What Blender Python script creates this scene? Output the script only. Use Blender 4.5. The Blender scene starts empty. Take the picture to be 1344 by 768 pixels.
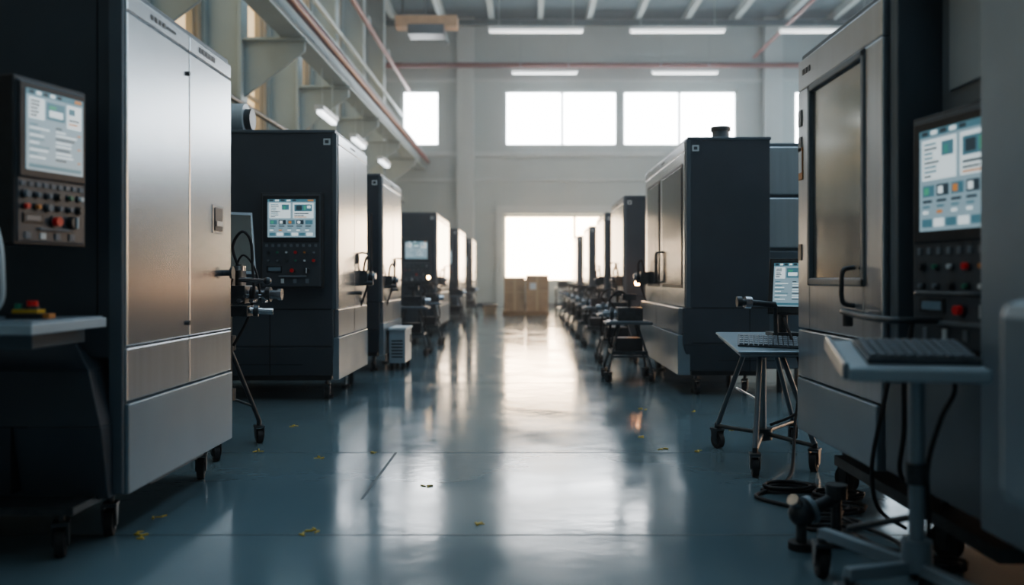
import bpy, bmesh, math, random
from mathutils import Vector, Matrix
random.seed(7)
D = bpy.data
SC = bpy.context.scene
COL = SC.collection

# ------------------------------------------------------------ materials
def mat(name, col, rough=0.5, metal=0.0, emit=None, estr=0.0, noise=0.0, nscale=8.0,
        bump=0.0, bscale=200.0, stretch=None, rvar=0.0, coat=0.0, spec=0.5, aniso=0.0):
    m = D.materials.new(name); m.use_nodes = True
    nt = m.node_tree; N = nt.nodes; L = nt.links
    p = N['Principled BSDF']
    p.inputs['Base Color'].default_value = (*col, 1)
    p.inputs['Roughness'].default_value = rough
    p.inputs['Metallic'].default_value = metal
    p.inputs['Coat Weight'].default_value = coat
    p.inputs['Coat Roughness'].default_value = 0.08
    p.inputs['Specular IOR Level'].default_value = spec
    if emit:
        p.inputs['Emission Color'].default_value = (*emit, 1)
        p.inputs['Emission Strength'].default_value = estr
        if estr < 1.2:
            try: m.cycles.emission_sampling = 'NONE'
            except Exception: pass
    if noise or bump or rvar:
        tc = N.new('ShaderNodeTexCoord'); mp = N.new('ShaderNodeMapping')
        L.new(tc.outputs['Object'], mp.inputs['Vector'])
        if stretch: mp.inputs['Scale'].default_value = stretch
        if noise:
            nz = N.new('ShaderNodeTexNoise'); nz.inputs['Scale'].default_value = nscale
            nz.inputs['Detail'].default_value = 4
            L.new(mp.outputs['Vector'], nz.inputs['Vector'])
            r = N.new('ShaderNodeValToRGB')
            r.color_ramp.elements[0].position = 0.3; r.color_ramp.elements[1].position = 0.7
            r.color_ramp.elements[0].color = (*[c*(1-noise) for c in col], 1)
            r.color_ramp.elements[1].color = (*[min(1, c*(1+noise)) for c in col], 1)
            L.new(nz.outputs['Fac'], r.inputs['Fac']); L.new(r.outputs['Color'], p.inputs['Base Color'])
        if rvar:
            n3 = N.new('ShaderNodeTexNoise'); n3.inputs['Scale'].default_value = nscale*0.6
            n3.inputs['Detail'].default_value = 4
            L.new(mp.outputs['Vector'], n3.inputs['Vector'])
            mr = N.new('ShaderNodeMapRange')
            mr.inputs['From Min'].default_value = 0.3; mr.inputs['From Max'].default_value = 0.7
            mr.inputs['To Min'].default_value = max(0, rough-rvar); mr.inputs['To Max'].default_value = rough+rvar
            L.new(n3.outputs['Fac'], mr.inputs['Value']); L.new(mr.outputs['Result'], p.inputs['Roughness'])
        if bump:
            n2 = N.new('ShaderNodeTexNoise'); n2.inputs['Scale'].default_value = bscale
            L.new(mp.outputs['Vector'], n2.inputs['Vector'])
            b = N.new('ShaderNodeBump'); b.inputs['Strength'].default_value = bump
            b.inputs['Distance'].default_value = 0.01
            L.new(n2.outputs['Fac'], b.inputs['Height']); L.new(b.outputs['Normal'], p.inputs['Normal'])
    return m

M = {}
M['slate']  = mat('slate_paint', (0.050,0.065,0.081), 0.42, 0.1, noise=0.10, nscale=3, rvar=0.05)
M['slate2'] = mat('slate_paint_light', (0.10,0.13,0.156), 0.40, 0.2, noise=0.08, nscale=3, rvar=0.05)
M['grey']   = mat('grey_paint', (0.23,0.29,0.335), 0.36, 0.4, noise=0.06, nscale=3, rvar=0.05)
M['pale']   = mat('pale_paint', (0.36,0.43,0.48), 0.4, 0.1, noise=0.06, nscale=3)
M['steel']  = mat('brushed_steel', (0.56,0.59,0.62), 0.25, 0.96, noise=0.035, nscale=3, stretch=(30,30,0.4))
M['steel2'] = mat('satin_steel', (0.42,0.465,0.51), 0.29, 0.88, noise=0.05, nscale=2, stretch=(10,10,0.5))
M['chrome'] = mat('machined_metal', (0.45,0.47,0.5), 0.25, 0.95, noise=0.15, nscale=20)
M['dmetal'] = mat('dark_metal', (0.07,0.08,0.088), 0.4, 0.7, noise=0.2, nscale=20)
M['black']  = mat('black_plastic', (0.018,0.022,0.027), 0.4, 0, noise=0.2, nscale=20)
M['gap']    = mat('shadow_gap_rubber', (0.006,0.007,0.009), 0.8)  # near-black strips paint in the shade of seams and vent slots
M['rubber'] = mat('rubber', (0.018,0.018,0.02), 0.65, 0, noise=0.2, nscale=30)
M['face']   = mat('panel_face', (0.07,0.085,0.10), 0.4, 0.2, noise=0.08, nscale=10)
M['glass']  = mat('machine_window', (0.52,0.53,0.51), 0.15, 0.9, noise=0.15, nscale=2, stretch=(1,1,0.5), rvar=0.04)
M['dglass'] = mat('dark_window', (0.03,0.038,0.045), 0.12, 0.2, noise=0.2, nscale=3)
M['screen'] = mat('screen_background', (0.3,0.36,0.4), 0.25, 0, (0.36,0.52,0.60), 0.50)
M['ui_w']   = mat('screen_white', (0.6,0.6,0.6), 0.3, 0, (0.74,0.86,0.90), 0.75)
M['ui_b']   = mat('screen_blue', (0.15,0.25,0.3), 0.3, 0, (0.10,0.28,0.36), 0.40)
M['ui_d']   = mat('screen_dark', (0.04,0.05,0.06), 0.3, 0, (0.05,0.09,0.12), 0.4)
M['ui_o']   = mat('screen_orange', (0.4,0.2,0.1), 0.3, 0, (0.75,0.32,0.10), 0.5)
M['ui_g']   = mat('screen_green', (0.1,0.3,0.2), 0.3, 0, (0.12,0.5,0.32), 0.5)
M['red']    = mat('red_button', (0.50,0.02,0.02), 0.35, 0, (0.6,0.02,0.02), 0.05)
M['green']  = mat('green_button', (0.03,0.22,0.14), 0.35)
M['yellow'] = mat('yellow_plastic', (0.55,0.36,0.04), 0.4)
M['orange'] = mat('orange_button', (0.5,0.2,0.05), 0.4)
M['white']  = mat('white_plastic', (0.62,0.66,0.68), 0.4)
M['key']    = mat('key_caps', (0.16,0.19,0.22), 0.45)
M['wood']   = mat('wood_handle', (0.30,0.18,0.09), 0.5, noise=0.3, nscale=12, stretch=(1,8,8))
M['card']   = mat('cardboard', (0.42,0.28,0.17), 0.75, noise=0.12, nscale=4)
M['tape']   = mat('packing_tape', (0.50,0.37,0.22), 0.4)
M['lampw']  = mat('warm_lamp', (1,0.8,0.5), 0.4, 0, (1.0,0.62,0.28), 40)
M['lamps']  = mat('warm_inspection_lamp', (1,0.8,0.5), 0.4, 0, (1.0,0.47,0.18), 130)
M['tube']   = mat('fluorescent_tube', (1,1,1), 0.4, 0, (0.9,0.97,1.0), 1.1)
M['tubeL']  = mat('wall_lamp_tube', (1,1,1), 0.4, 0, (0.88,0.95,1.0), 3)
M['wall']   = mat('painted_wall', (0.42,0.49,0.495), 0.75, 0, noise=0.05, nscale=0.6, bump=0.1, bscale=30)
M['wallL']  = mat('beige_cladding', (0.42,0.36,0.27), 0.75, 0, noise=0.12, nscale=0.8)
M['trim']   = mat('wall_trim_paint', (0.50,0.56,0.565), 0.6, 0, noise=0.04, nscale=1)
M['colm']   = mat('structural_paint', (0.32,0.40,0.43), 0.5, 0.1, noise=0.08, nscale=1)
M['ceil']   = mat('ceiling_deck', (0.07,0.11,0.125), 0.8, 0, noise=0.1, nscale=1)
M['purl']   = mat('purlin_paint', (0.36,0.42,0.42), 0.6, 0, noise=0.05, nscale=1)
M['redpipe']= mat('red_pipe_paint', (0.16,0.045,0.040), 0.45, 0.1, noise=0.1, nscale=2)
M['winC']   = mat('window_daylight', (0.9,0.95,1), 0.4, 0, (0.95,0.97,1.0), 12)
M['winW']   = mat('window_low_sun', (1,0.95,0.9), 0.4, 0, (1.0,0.74,0.49), 19.0)
M['winR']   = mat('window_side_daylight', (0.9,0.95,1), 0.4, 0, (0.70,0.87,1.0), 3.0)  # unseen high windows, put in to light the left machine faces
M['winRW']  = mat('window_side_low_sun', (1,0.9,0.8), 0.4, 0, (1.0,0.62,0.36), 7.5)  # added glowing panes, out of view, for warm light on the steel doors
M['winL']   = mat('window_frosted_beige', (0.5,0.42,0.3), 0.5, 0, (1.0,0.76,0.45), 1.1)
M['sky']    = mat('skylight_daylight', (0.9,0.95,1), 0.4, 0, (0.64,0.84,1.0), 3.0)  # added roof panes, out of view, as the main cool fill light
M['joint']  = mat('floor_joint_filler', (0.04,0.065,0.078), 0.5)
M['scrap']  = mat('yellow_tape_scrap', (0.45,0.33,0.05), 0.6)
M['winL'].cycles.emission_sampling = 'AUTO'

# glossy epoxy floor
fm = D.materials.new('epoxy_floor'); fm.use_nodes = True
nt = fm.node_tree; N = nt.nodes; L = nt.links; p = N['Principled BSDF']
tc = N.new('ShaderNodeTexCoord')
n1 = N.new('ShaderNodeTexNoise'); n1.inputs['Scale'].default_value = 0.7; n1.inputs['Detail'].default_value = 6
L.new(tc.outputs['Object'], n1.inputs['Vector'])
cr = N.new('ShaderNodeValToRGB'); cr.color_ramp.elements[0].position = 0.3; cr.color_ramp.elements[1].position = 0.7
cr.color_ramp.elements[0].color = (0.105,0.158,0.185,1); cr.color_ramp.elements[1].color = (0.135,0.195,0.222,1)
L.new(n1.outputs['Fac'], cr.inputs['Fac']); L.new(cr.outputs['Color'], p.inputs['Base Color'])
n2 = N.new('ShaderNodeTexNoise'); n2.inputs['Scale'].default_value = 1.6; n2.inputs['Detail'].default_value = 7
L.new(tc.outputs['Object'], n2.inputs['Vector'])
mr = N.new('ShaderNodeMapRange'); mr.inputs['From Min'].default_value = 0.3; mr.inputs['From Max'].default_value = 0.7
mr.inputs['To Min'].default_value = 0.08; mr.inputs['To Max'].default_value = 0.20
L.new(n2.outputs['Fac'], mr.inputs['Value']); L.new(mr.outputs['Result'], p.inputs['Roughness'])
n3 = N.new('ShaderNodeTexNoise'); n3.inputs['Scale'].default_value = 5; n3.inputs['Detail'].default_value = 3
L.new(tc.outputs['Object'], n3.inputs['Vector'])
bp = N.new('ShaderNodeBump'); bp.inputs['Strength'].default_value = 0.14; bp.inputs['Distance'].default_value = 0.01
L.new(n3.outputs['Fac'], bp.inputs['Height']); L.new(bp.outputs['Normal'], p.inputs['Normal'])
p.inputs['Specular IOR Level'].default_value = 0.8
M['floor'] = fm

# ------------------------------------------------------------ builder
class B:
    def __init__(s, name):
        s.name = name; s.parts = {}; s.M = Matrix.Identity(4); s.part('body')
    def part(s, n, bevel=0.006):
        if n not in s.parts: s.parts[n] = dict(bm=bmesh.new(), mats=[], bevel=bevel)
        s.c = s.parts[n]; return s
    def mi(s, m):
        if m not in s.c['mats']: s.c['mats'].append(m)
        return s.c['mats'].index(m)
    def poly(s, vs, fs, m, smooth=False):
        bm = s.c['bm']; k = s.mi(m)
        bv = [bm.verts.new(s.M @ Vector(v)) for v in vs]
        for f in fs:
            try:
                fc = bm.faces.new([bv[i] for i in f]); fc.material_index = k; fc.smooth = smooth
            except ValueError: pass
    def box(s, x0, x1, y0, y1, z0, z1, m):
        if x0 > x1: x0, x1 = x1, x0
        if y0 > y1: y0, y1 = y1, y0
        if z0 > z1: z0, z1 = z1, z0
        vs = [(x0,y0,z0),(x1,y0,z0),(x1,y1,z0),(x0,y1,z0),(x0,y0,z1),(x1,y0,z1),(x1,y1,z1),(x0,y1,z1)]
        s.poly(vs, [(0,3,2,1),(4,5,6,7),(0,1,5,4),(1,2,6,5),(2,3,7,6),(3,0,4,7)], m)
    def frustum(s, r0, z0, r1, z1, m):
        vs = []
        for (x0,x1,y0,y1), z in ((r0,z0),(r1,z1)):
            a, b = min(x0,x1), max(x0,x1)
            vs += [(a,y0,z),(b,y0,z),(b,y1,z),(a,y1,z)]
        s.poly(vs, [(0,3,2,1),(4,5,6,7),(0,1,5,4),(1,2,6,5),(2,3,7,6),(3,0,4,7)], m)
    def tube(s, pts, r, m, n=10, caps=True):
        pts = [Vector(q) for q in pts]
        rs = r if isinstance(r, (list, tuple)) else [r]*len(pts)
        ts = []
        for i in range(len(pts)):
            a = pts[max(0,i-1)]; b = pts[min(len(pts)-1,i+1)]
            ts.append((b-a).normalized())
        u = ts[0].orthogonal().normalized(); vs = []
        for i, q in enumerate(pts):
            u = (u - ts[i]*u.dot(ts[i])).normalized(); w = ts[i].cross(u)
            for k in range(n):
                a = 2*math.pi*k/n
                vs.append(q + (u*math.cos(a) + w*math.sin(a))*rs[i])
        fs = []
        for i in range(len(pts)-1):
            for k in range(n):
                k2 = (k+1) % n
                fs.append((i*n+k, i*n+k2, (i+1)*n+k2, (i+1)*n+k))
        s.poly(vs, fs, m, True)
        if caps:
            l = (len(pts)-1)*n
            s.poly([vs[k] for k in range(n)], [tuple(reversed(range(n)))], m)
            s.poly([vs[l+k] for k in range(n)], [tuple(range(n))], m)
    def cyl(s, p0, p1, r, m, n=20): s.tube([p0, p1], r, m, n)
    def ball(s, c, r, m, n=12):
        prof = [(-r*math.cos(math.pi*i/8), max(1e-4, r*math.sin(math.pi*i/8))) for i in range(9)]
        c = Vector(c)
        s.tube([c+Vector((0,0,h)) for h,_ in prof], [q for _,q in prof], m, n, False)
    def finish(s):
        allv = [v.co for q in s.parts.values() for v in q['bm'].verts]
        mn = [min(v[i] for v in allv) for i in range(3)]; mx = [max(v[i] for v in allv) for i in range(3)]
        loc = Vector(((mn[0]+mx[0])/2, (mn[1]+mx[1])/2, mn[2]))
        live = {k:q for k,q in s.parts.items() if len(q['bm'].verts)}
        root = None
        if len(live) > 1:
            root = D.objects.new(s.name, None); root.location = loc; root.empty_display_size = 0.2
            COL.objects.link(root)
        for k, q in live.items():
            for v in q['bm'].verts: v.co -= loc
            nm = s.name if root is None else k
            me = D.meshes.new(nm); q['bm'].to_mesh(me); q['bm'].free()
            for m in q['mats']: me.materials.append(M[m])
            o = D.objects.new(nm, me); COL.objects.link(o)
            if root: o.parent = root
            else: o.location = loc
            if q['bevel']:
                bv = o.modifiers.new('bevel', 'BEVEL'); bv.width = q['bevel']; bv.segments = 2
                bv.limit_method = 'ANGLE'; bv.angle_limit = math.radians(50)
        return root

def curve(pts, k=6):
    P = [Vector(q) for q in pts]; P = [P[0]] + P + [P[-1]]; out = []
    for i in range(1, len(P)-2):
        a,b,c,d = P[i-1:i+3]
        for j in range(k):
            t = j/k
            out.append(0.5*((2*b)+(c-a)*t+(2*a-5*b+4*c-d)*t*t+(3*b-a-3*c+d)*t**3))
    out.append(P[-2]); return out

def place(x, y, z, deg, tilt=0):
    return Matrix.Translation((x,y,z)) @ Matrix.Rotation(math.radians(deg),4,'Z') @ Matrix.Rotation(math.radians(tilt),4,'X')

def caster(b, x, y, r=0.06, ztop=0.2, ang=0):
    old = b.M; b.M = old @ place(x, y, 0, ang)
    b.cyl((-0.018,0,r),(0.018,0,r), r, 'rubber', 20)
    b.cyl((-0.022,0,r),(0.022,0,r), r*0.55, 'dmetal', 16)
    for sx in (-1,1):
        b.poly([(sx*0.024,-0.02,r-0.015),(sx*0.024,0.02,r-0.015),(sx*0.024,0.045,r*2+0.02),(sx*0.024,-0.03,r*2+0.02),
                (sx*0.030,-0.02,r-0.015),(sx*0.030,0.02,r-0.015),(sx*0.030,0.045,r*2+0.02),(sx*0.030,-0.03,r*2+0.02)],
               [(0,3,2,1),(4,5,6,7),(0,1,5,4),(1,2,6,5),(2,3,7,6),(3,0,4,7)], 'dmetal')
    b.box(-0.032,0.032,-0.035,0.05,r*2+0.01,r*2+0.025,'dmetal')
    if ztop > r*2+0.03: b.cyl((0,0.01,r*2+0.02),(0,0.01,ztop),0.016,'dmetal',12)
    b.M = old

def screen(b, x0, x1, z0, z1, y, kind=0):
    """flat display, facing -y in local space"""
    w = x1-x0; h = z1-z0; e = 0.0012
    b.box(x0,x1,y,y+0.004,z0,z1,'screen')
    def R(u0,u1,v0,v1,m,l=1): b.box(x0+u0*w,x0+u1*w,y-e*l,y,z0+v0*h,z0+v1*h,m)
    rnd = random.Random(kind*11+3)
    R(0.0,1.0,0.93,1.0,'ui_b')
    for i in range(5): R(0.04+i*0.12,0.12+i*0.12,0.945,0.985,'ui_w' if i%2 else 'ui_d',2)
    R(0.84,0.96,0.945,0.985,'ui_o',2)
    if kind % 2 == 0:
        R(0.04,0.30,0.64,0.90,'ui_w')
        for i in range(5): R(0.06,0.06+rnd.uniform(0.08,0.2),0.67+i*0.045,0.69+i*0.045,'ui_d',2)
        R(0.34,0.66,0.66,0.88,'ui_b'); R(0.38,0.62,0.70,0.78,'ui_w',2); R(0.38,0.50,0.80,0.84,'ui_g',2)
        R(0.70,0.96,0.60,0.90,'ui_w'); R(0.73,0.84,0.78,0.86,'ui_b',2); R(0.73,0.92,0.70,0.72,'ui_d',2); R(0.73,0.90,0.65,0.67,'ui_o',2)
        for i in range(10):
            v = 0.56-i*0.045
            R(0.05,0.05+rnd.uniform(0.12,0.38),v,v+0.018,'ui_w' if i%2 else 'ui_b')
            R(0.50,0.50+rnd.uniform(0.1,0.38),v,v+0.018,'ui_d' if i%3==0 else 'ui_w')
            if i%4==1: R(0.90,0.95,v,v+0.018,'ui_o')
        R(0.04,0.96,0.03,0.08,'ui_b')
    else:
        R(0.04,0.48,0.50,0.90,'ui_w')
        R(0.30,0.45,0.72,0.86,'ui_b',2); R(0.33,0.38,0.74,0.82,'ui_g',2)
        for i in range(8): R(0.07,0.07+rnd.uniform(0.08,0.20),0.53+i*0.045,0.548+i*0.045,'ui_b' if i%3 else 'ui_d',2)
        R(0.53,0.96,0.50,0.90,'ui_w'); R(0.56,0.93,0.68,0.86,'ui_b',2)
        R(0.60,0.72,0.71,0.83,'ui_d',3); R(0.76,0.80,0.71,0.83,'ui_g',3); R(0.83,0.90,0.76,0.83,'ui_w',3)
        R(0.56,0.86,0.61,0.635,'ui_d',2); R(0.56,0.76,0.56,0.58,'ui_d',2); R(0.56,0.82,0.52,0.54,'ui_o',2)
        for i in range(5):
            R(0.05+i*0.185,0.20+i*0.185,0.34,0.45,'ui_d' if i%2 else 'ui_b')
            R(0.07+i*0.185,0.13+i*0.185,0.36,0.43,('ui_g','ui_w','ui_o','ui_w','ui_b')[i],2)
            R(0.05+i*0.185,0.17+i*0.185,0.28,0.305,'ui_d')
            R(0.05+i*0.185,0.14+i*0.185,0.23,0.25,'ui_b')
            R(0.05+i*0.185,0.12+i*0.185,0.17,0.20,'ui_o' if i in(1,) else 'ui_w')
        for i in range(6): R(0.04+i*0.155,0.17+i*0.155,0.04,0.12,'ui_w' if i%2 else 'ui_b')

def panel(b, w, h, kind=0, d=0.10, sfrac=0.52):
    """control panel: local x 0..w, z 0..h, face at y=0 looking -y"""
    b.part('control_panel', 0.008)
    b.box(0,w,0,d,0,h,'black')
    b.box(0.012,w-0.012,-0.006,0.01,0.012,h-0.012,'face')
    zs = h*(1-sfrac)
    b.box(0.04*w,0.96*w,-0.014,0,zs,h-0.03*h,'black')
    b.part('display', 0)
    screen(b, 0.12*w, 0.90*w, zs+0.05*h, h-0.07*h, -0.018, kind)
    b.part('controls', 0.0015)
    n = 9
    for i in range(n):
        x = w*(0.10+0.80*i/(n-1))
        b.box(x-0.012,x+0.012,-0.012,-0.004,zs-0.05*h,zs-0.02*h,'key')
    cols = ['key','dmetal','red','key','green','orange','key','white']
    for j,zf in enumerate((0.80,0.62)):
        for i in range(6):
            x = w*(0.13+0.74*i/5); z = zs*zf - 0.01
            c = cols[(i*3+j*2+kind) % len(cols)]
            r = 0.010 if (i+j)%3 else 0.014
            b.cyl((x,-0.006,z),(x,-0.012,z),r+0.005,'dmetal',14)
            b.cyl((x,-0.010,z),(x,-0.026,z),r,c,14)
    b.box(w*0.10,w*0.36,-0.012,-0.004,zs*0.34,zs*0.48,'black')
    b.box(w*0.13,w*0.33,-0.014,-0.010,zs*0.37,zs*0.45,'ui_d')
    x=w*0.52; z=zs*0.38
    b.cyl((x,-0.006,z),(x,-0.014,z),0.026,'dmetal',20)
    b.cyl((x,-0.012,z),(x,-0.036,z),0.018,'red',20)
    x=w*0.76
    b.cyl((x,-0.006,z),(x,-0.034,z),0.026,'dmetal',20); b.box(x-0.004,x+0.004,-0.042,-0.03,z-0.024,z+0.024,'white')
    for i in range(4):
        x = w*(0.16+0.6*i/3.0)
        b.box(x-0.014,x+0.014,-0.012,-0.004,zs*0.10,zs*0.20,'white' if i==1 else 'key')
    b.box(w*0.30,w*0.75,-0.020,-0.004,zs*0.235,zs*0.275,'key')

def bar_handle(b, s, xf, y, z0, z1, out=0.06, m='dmetal', r=0.010):
    X = lambda d: s*(xf+d)
    b.tube(curve([(X(0),y,z0),(X(-out*0.8),y,z0+0.01),(X(-out),y,z0+0.05),(X(-out),y,(z0+z1)/2),(X(-out),y,z1-0.05),(X(-out*0.8),y,z1-0.01),(X(0),y,z1)],4), r, m, 10)

def machine(s, xf, y0, y1, top, depth=1.7, kind=0, dark_window=False, pan=True, name='cnc_machining_center', door='steel', baseout=0.0):
    b = B(name); X = lambda d: s*(xf+d)
    zt1, zt2 = 0.86, 0.60
    L_ = y1-y0
    b.part('body', 0.012)
    b.box(X(0.02),X(depth),y0,y1,zt1,top-0.02,'slate')
    b.box(X(0.0),X(depth+0.01),y0-0.01,y1+0.01,top-0.03,top,'slate2')
    b.frustum((X(0.04),X(depth-0.03),y0+0.07,y1-0.02),0.24,(X(0.02-baseout),X(depth),y0,y1),0.50,'slate')
    b.box(X(0.02-baseout),X(depth),y0,y1,0.50,zt1,'slate')
    b.box(X(0.06),X(depth-0.05),y0+0.10,y1-0.05,0.19,0.25,'black')
    b.box(X(-0.012),X(0.03),y0-0.004,y0+0.05,zt1,top-0.03,'slate2')
    b.part('front_seams', 0.0)
    for z in (zt1, 0.52):
        b.box(X(0.04),X(depth-0.02),y0-0.003,y0,z-0.004,z+0.004,'gap')
    b.box(X(0.60),X(0.608),y0-0.003,y0,0.25,zt1,'gap')
    b.box(X(0.30),X(0.92),y0-0.003,y0,0.345,0.351,'gap')
    if depth>1.1: b.box(X(1.0),X(1.006),y0-0.003,y0,zt1,top-0.05,'gap')
    b.part('doors', 0.006)
    ya, yb = y0+0.055, y1-0.01; ym = ya+(yb-ya)*0.52
    bo = baseout
    for a,c in ((ya,ym-0.004),(ym+0.004,yb)):
        b.box(X(-0.02),X(0.02),a,c,zt1+0.005,top-0.13,door)
    for a,c in ((ya,ym-0.004),(ym+0.004,yb)):
        b.box(X(-0.02-bo),X(0.02),a,c,zt2+0.004,zt1-0.003,'steel2')
    b.box(X(-0.03-bo),X(0.03),ya-0.03,yb,0.205,zt2-0.004,'grey')
    b.box(X(-0.02),X(0.02),ya,yb,top-0.125,top-0.035,'steel2')
    b.part('hardware', 0.002)
    for i in range(5):
        b.box(X(-0.022),X(-0.02),ym-0.22+i*0.05,ym-0.185+i*0.05,top-0.09,top-0.07,'black')
    if dark_window:
        b.box(X(-0.026),X(-0.018),ya+0.10,ym-0.08,1.05,top-0.24,'black')
        b.box(X(-0.030),X(-0.024),ya+0.13,ym-0.11,1.08,top-0.27,'dglass')
        b.box(X(-0.026),X(-0.018),ym+0.12,yb-0.22,1.05,top-0.24,'black')
        b.box(X(-0.030),X(-0.024),ym+0.15,yb-0.25,1.08,top-0.27,'dglass')
        bar_handle(b,s,xf-0.02,ym-0.05,1.10,1.45); bar_handle(b,s,xf-0.02,ym+0.06,1.10,1.45)
    else:
        bar_handle(b,s,xf-0.02,ym+0.28*L_,1.12,1.42)
        b.box(X(-0.035),X(-0.018),ym+0.10,ym+0.17,1.30,1.40,'black')
        b.cyl((X(-0.02),ym+0.03,1.0),(X(-0.09),ym+0.03,1.0),0.02,'dmetal',14)
    b.box(X(0.045),X(0.11),y0-0.006,y0,top-0.14,top-0.08,'white')
    b.box(X(0.06),X(0.095),y0-0.008,y0-0.005,top-0.125,top-0.095,'slate')
    b.part('casters', 0.0)
    for yy in (y0+0.18, y1-0.18):
        caster(b, X(0.12), yy, 0.062, 0.24, 12); caster(b, X(depth-0.2), yy, 0.062, 0.24, -20)
    for yy in (y0+0.36, y1-0.36):
        b.cyl((X(0.14),yy,0.0),(X(0.14),yy,0.02),0.045,'rubber',16); b.cyl((X(0.14),yy,0.02),(X(0.14),yy,0.24),0.014,'chrome',12)
    if pan:
        w, h = 0.56, 0.87
        xl = X(0.10+w) if s < 0 else X(0.10)
        b.M = place(xl, y0-0.10, 1.06, 0)
        panel(b, w, h, kind, 0.10); b.M = Matrix.Identity(4)
    return b, X

# ------------------------------------------------------------ room shell
XL, XR, YB, YF, H = -5.6, 12.6, 34.0, -5.0, 11.2
def room_box(name, x0,x1,y0,y1,z0,z1, m):
    b = B(name); b.part('body',0); b.box(x0,x1,y0,y1,z0,z1,m); b.finish()
room_box('floor', XL-0.3,XR+0.3,YF-0.3,YB+0.3,-0.2,0,'floor')

def wall_open(name, axis, pos, thick, a0,a1,z0,z1, opens, m):
    b = B(name); b.part('body',0)
    As = sorted({a0,a1,*[o[0] for o in opens],*[o[1] for o in opens]})
    Zs = sorted({z0,z1,*[o[2] for o in opens],*[o[3] for o in opens]})
    for i in range(len(As)-1):
        run = None
        for j in range(len(Zs)-1):
            ca=(As[i]+As[i+1])/2; cz=(Zs[j]+Zs[j+1])/2
            hole = any(o[0]<ca<o[1] and o[2]<cz<o[3] for o in opens)
            if not hole and run is None: run = Zs[j]
            if run is not None and (hole or j==len(Zs)-2):
                zz = Zs[j] if hole else Zs[j+1]
                if axis=='y': b.box(As[i],As[i+1],pos,pos+thick,run,zz,m)
                else: b.box(pos,pos+thick,As[i],As[i+1],run,zz,m)
                run = None
    b.finish()

bo = [(-4.82,-3.34,6.26,8.45),(-0.83,3.58,6.26,8.45),(3.75,8.22,6.26,8.45),(10.4,12.2,6.26,8.45),(-0.86,3.40,1.0,3.6)]
wall_open('wall_back','y',YB,0.3,XL,XR,0,H,bo,'wall')
ro = [(y,y+5.4,5.0,9.2) for y in (1.0,7.5,14.0,20.5,27.0)]
rlow = [(y,y+5.4,1.0,4.0) for y in (7.5,14.0,20.5)]  # openings for the added warm fill panes, hidden behind the right machines
wall_open('wall_right','x',XR,0.3,YF,YB,0,H,ro+rlow,'wall')
lo = [(y+0.35,y+3.45,3.9,8.8) for y in (3.9,7.7,11.5,15.3,19.1,22.9,26.7)]
wall_open('wall_left','x',XL-0.3,0.3,YF,YB,0,H,lo,'wallL')
room_box('wall_front', XL,XR,YF-0.3,YF,0,H,'wall')
cb = B('ceiling'); cb.part('body',0)
xs = [XL-0.3,-3.4,-0.6,3.4,6.2,XR+0.3]
for i in range(5):
    if i in (1,3):
        cb.box(xs[i],xs[i+1],YF-0.3,-2,H,H+0.2,'ceil'); cb.box(xs[i],xs[i+1],24,YB+0.3,H,H+0.2,'ceil')
    else: cb.box(xs[i],xs[i+1],YF-0.3,YB+0.3,H,H+0.2,'ceil')
cb.finish()
wn = 0
def window_back(o, m, mull):
    global wn; wn += 1
    b = B('window_%d'%wn)
    a0,a1,z0,z1 = o
    b.part('pane',0); b.box(a0+0.01,a1-0.01,YB+0.20,YB+0.22,z0+0.01,z1-0.01,m)
    b.part('frame',0.01)
    for (p0,p1,q0,q1) in ((a0,a0+0.09,z0,z1),(a1-0.09,a1,z0,z1),(a0,a1,z0,z0+0.09),(a0,a1,z1-0.09,z1)):
        b.box(p0,p1,YB+0.05,YB+0.19,q0,q1,'trim')
    for x in mull: b.box(x-0.05,x+0.05,YB+0.04,YB+0.18,z0,z1,'trim')
    b.finish()
window_back(bo[0],'winC',[]); window_back(bo[1],'winC',[1.42]); window_back(bo[2],'winC',[5.97])
window_back(bo[3],'winC',[]); window_back(bo[4],'winW',[1.9])
for k0,(a0,a1,z0,z1) in enumerate(ro+rlow):
    wn += 1; b = B('window_%d'%wn)  # unseen right-wall panes, put in for the light they give
    b.part('pane',0); b.box(XR+0.20,XR+0.22,a0+0.01,a1-0.01,z0+0.01,z1-0.01,'winR' if k0<5 else 'winRW')
    b.part('frame',0.01)
    for k in range(5): y=a0+0.05+(a1-a0-0.1)*k/4; b.box(XR+0.05,XR+0.18,y-0.05,y+0.05,z0,z1,'trim')
    for z in (z0+0.05,(z0+z1)/2,z1-0.05): b.box(XR+0.06,XR+0.17,a0,a1,z-0.05,z+0.05,'trim')
    b.finish()
for (a0,a1,z0,z1) in lo:
    wn += 1; b = B('window_%d'%wn)
    b.part('pane',0); b.box(XL-0.22,XL-0.20,a0+0.01,a1-0.01,z0+0.01,z1-0.01,'winL')
    b.part('frame',0.01)
    for k in range(3): y=a0+0.04+(a1-a0-0.08)*k/2; b.box(XL-0.18,XL-0.06,y-0.04,y+0.04,z0,z1,'wallL')
    for k in range(6): z=z0+0.04+(z1-z0-0.08)*k/5; b.box(XL-0.17,XL-0.08,a0,a1,z-0.03,z+0.03,'wallL')
    b.finish()
for (x0,x1) in ((-3.4,-0.6),(3.4,6.2)):
    wn += 1; b = B('window_%d'%wn)  # added skylight strips, never in view, brighten the hall from above
    b.part('pane',0); b.box(x0+0.01,x1-0.01,-1.99,23.99,H+0.10,H+0.12,'sky')
    b.part('frame',0.01)
    for k in range(14): y=-1.94+k*1.99; b.box(x0,x1,y-0.04,y+0.04,H+0.0,H+0.09,'purl')
    b.finish()

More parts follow.
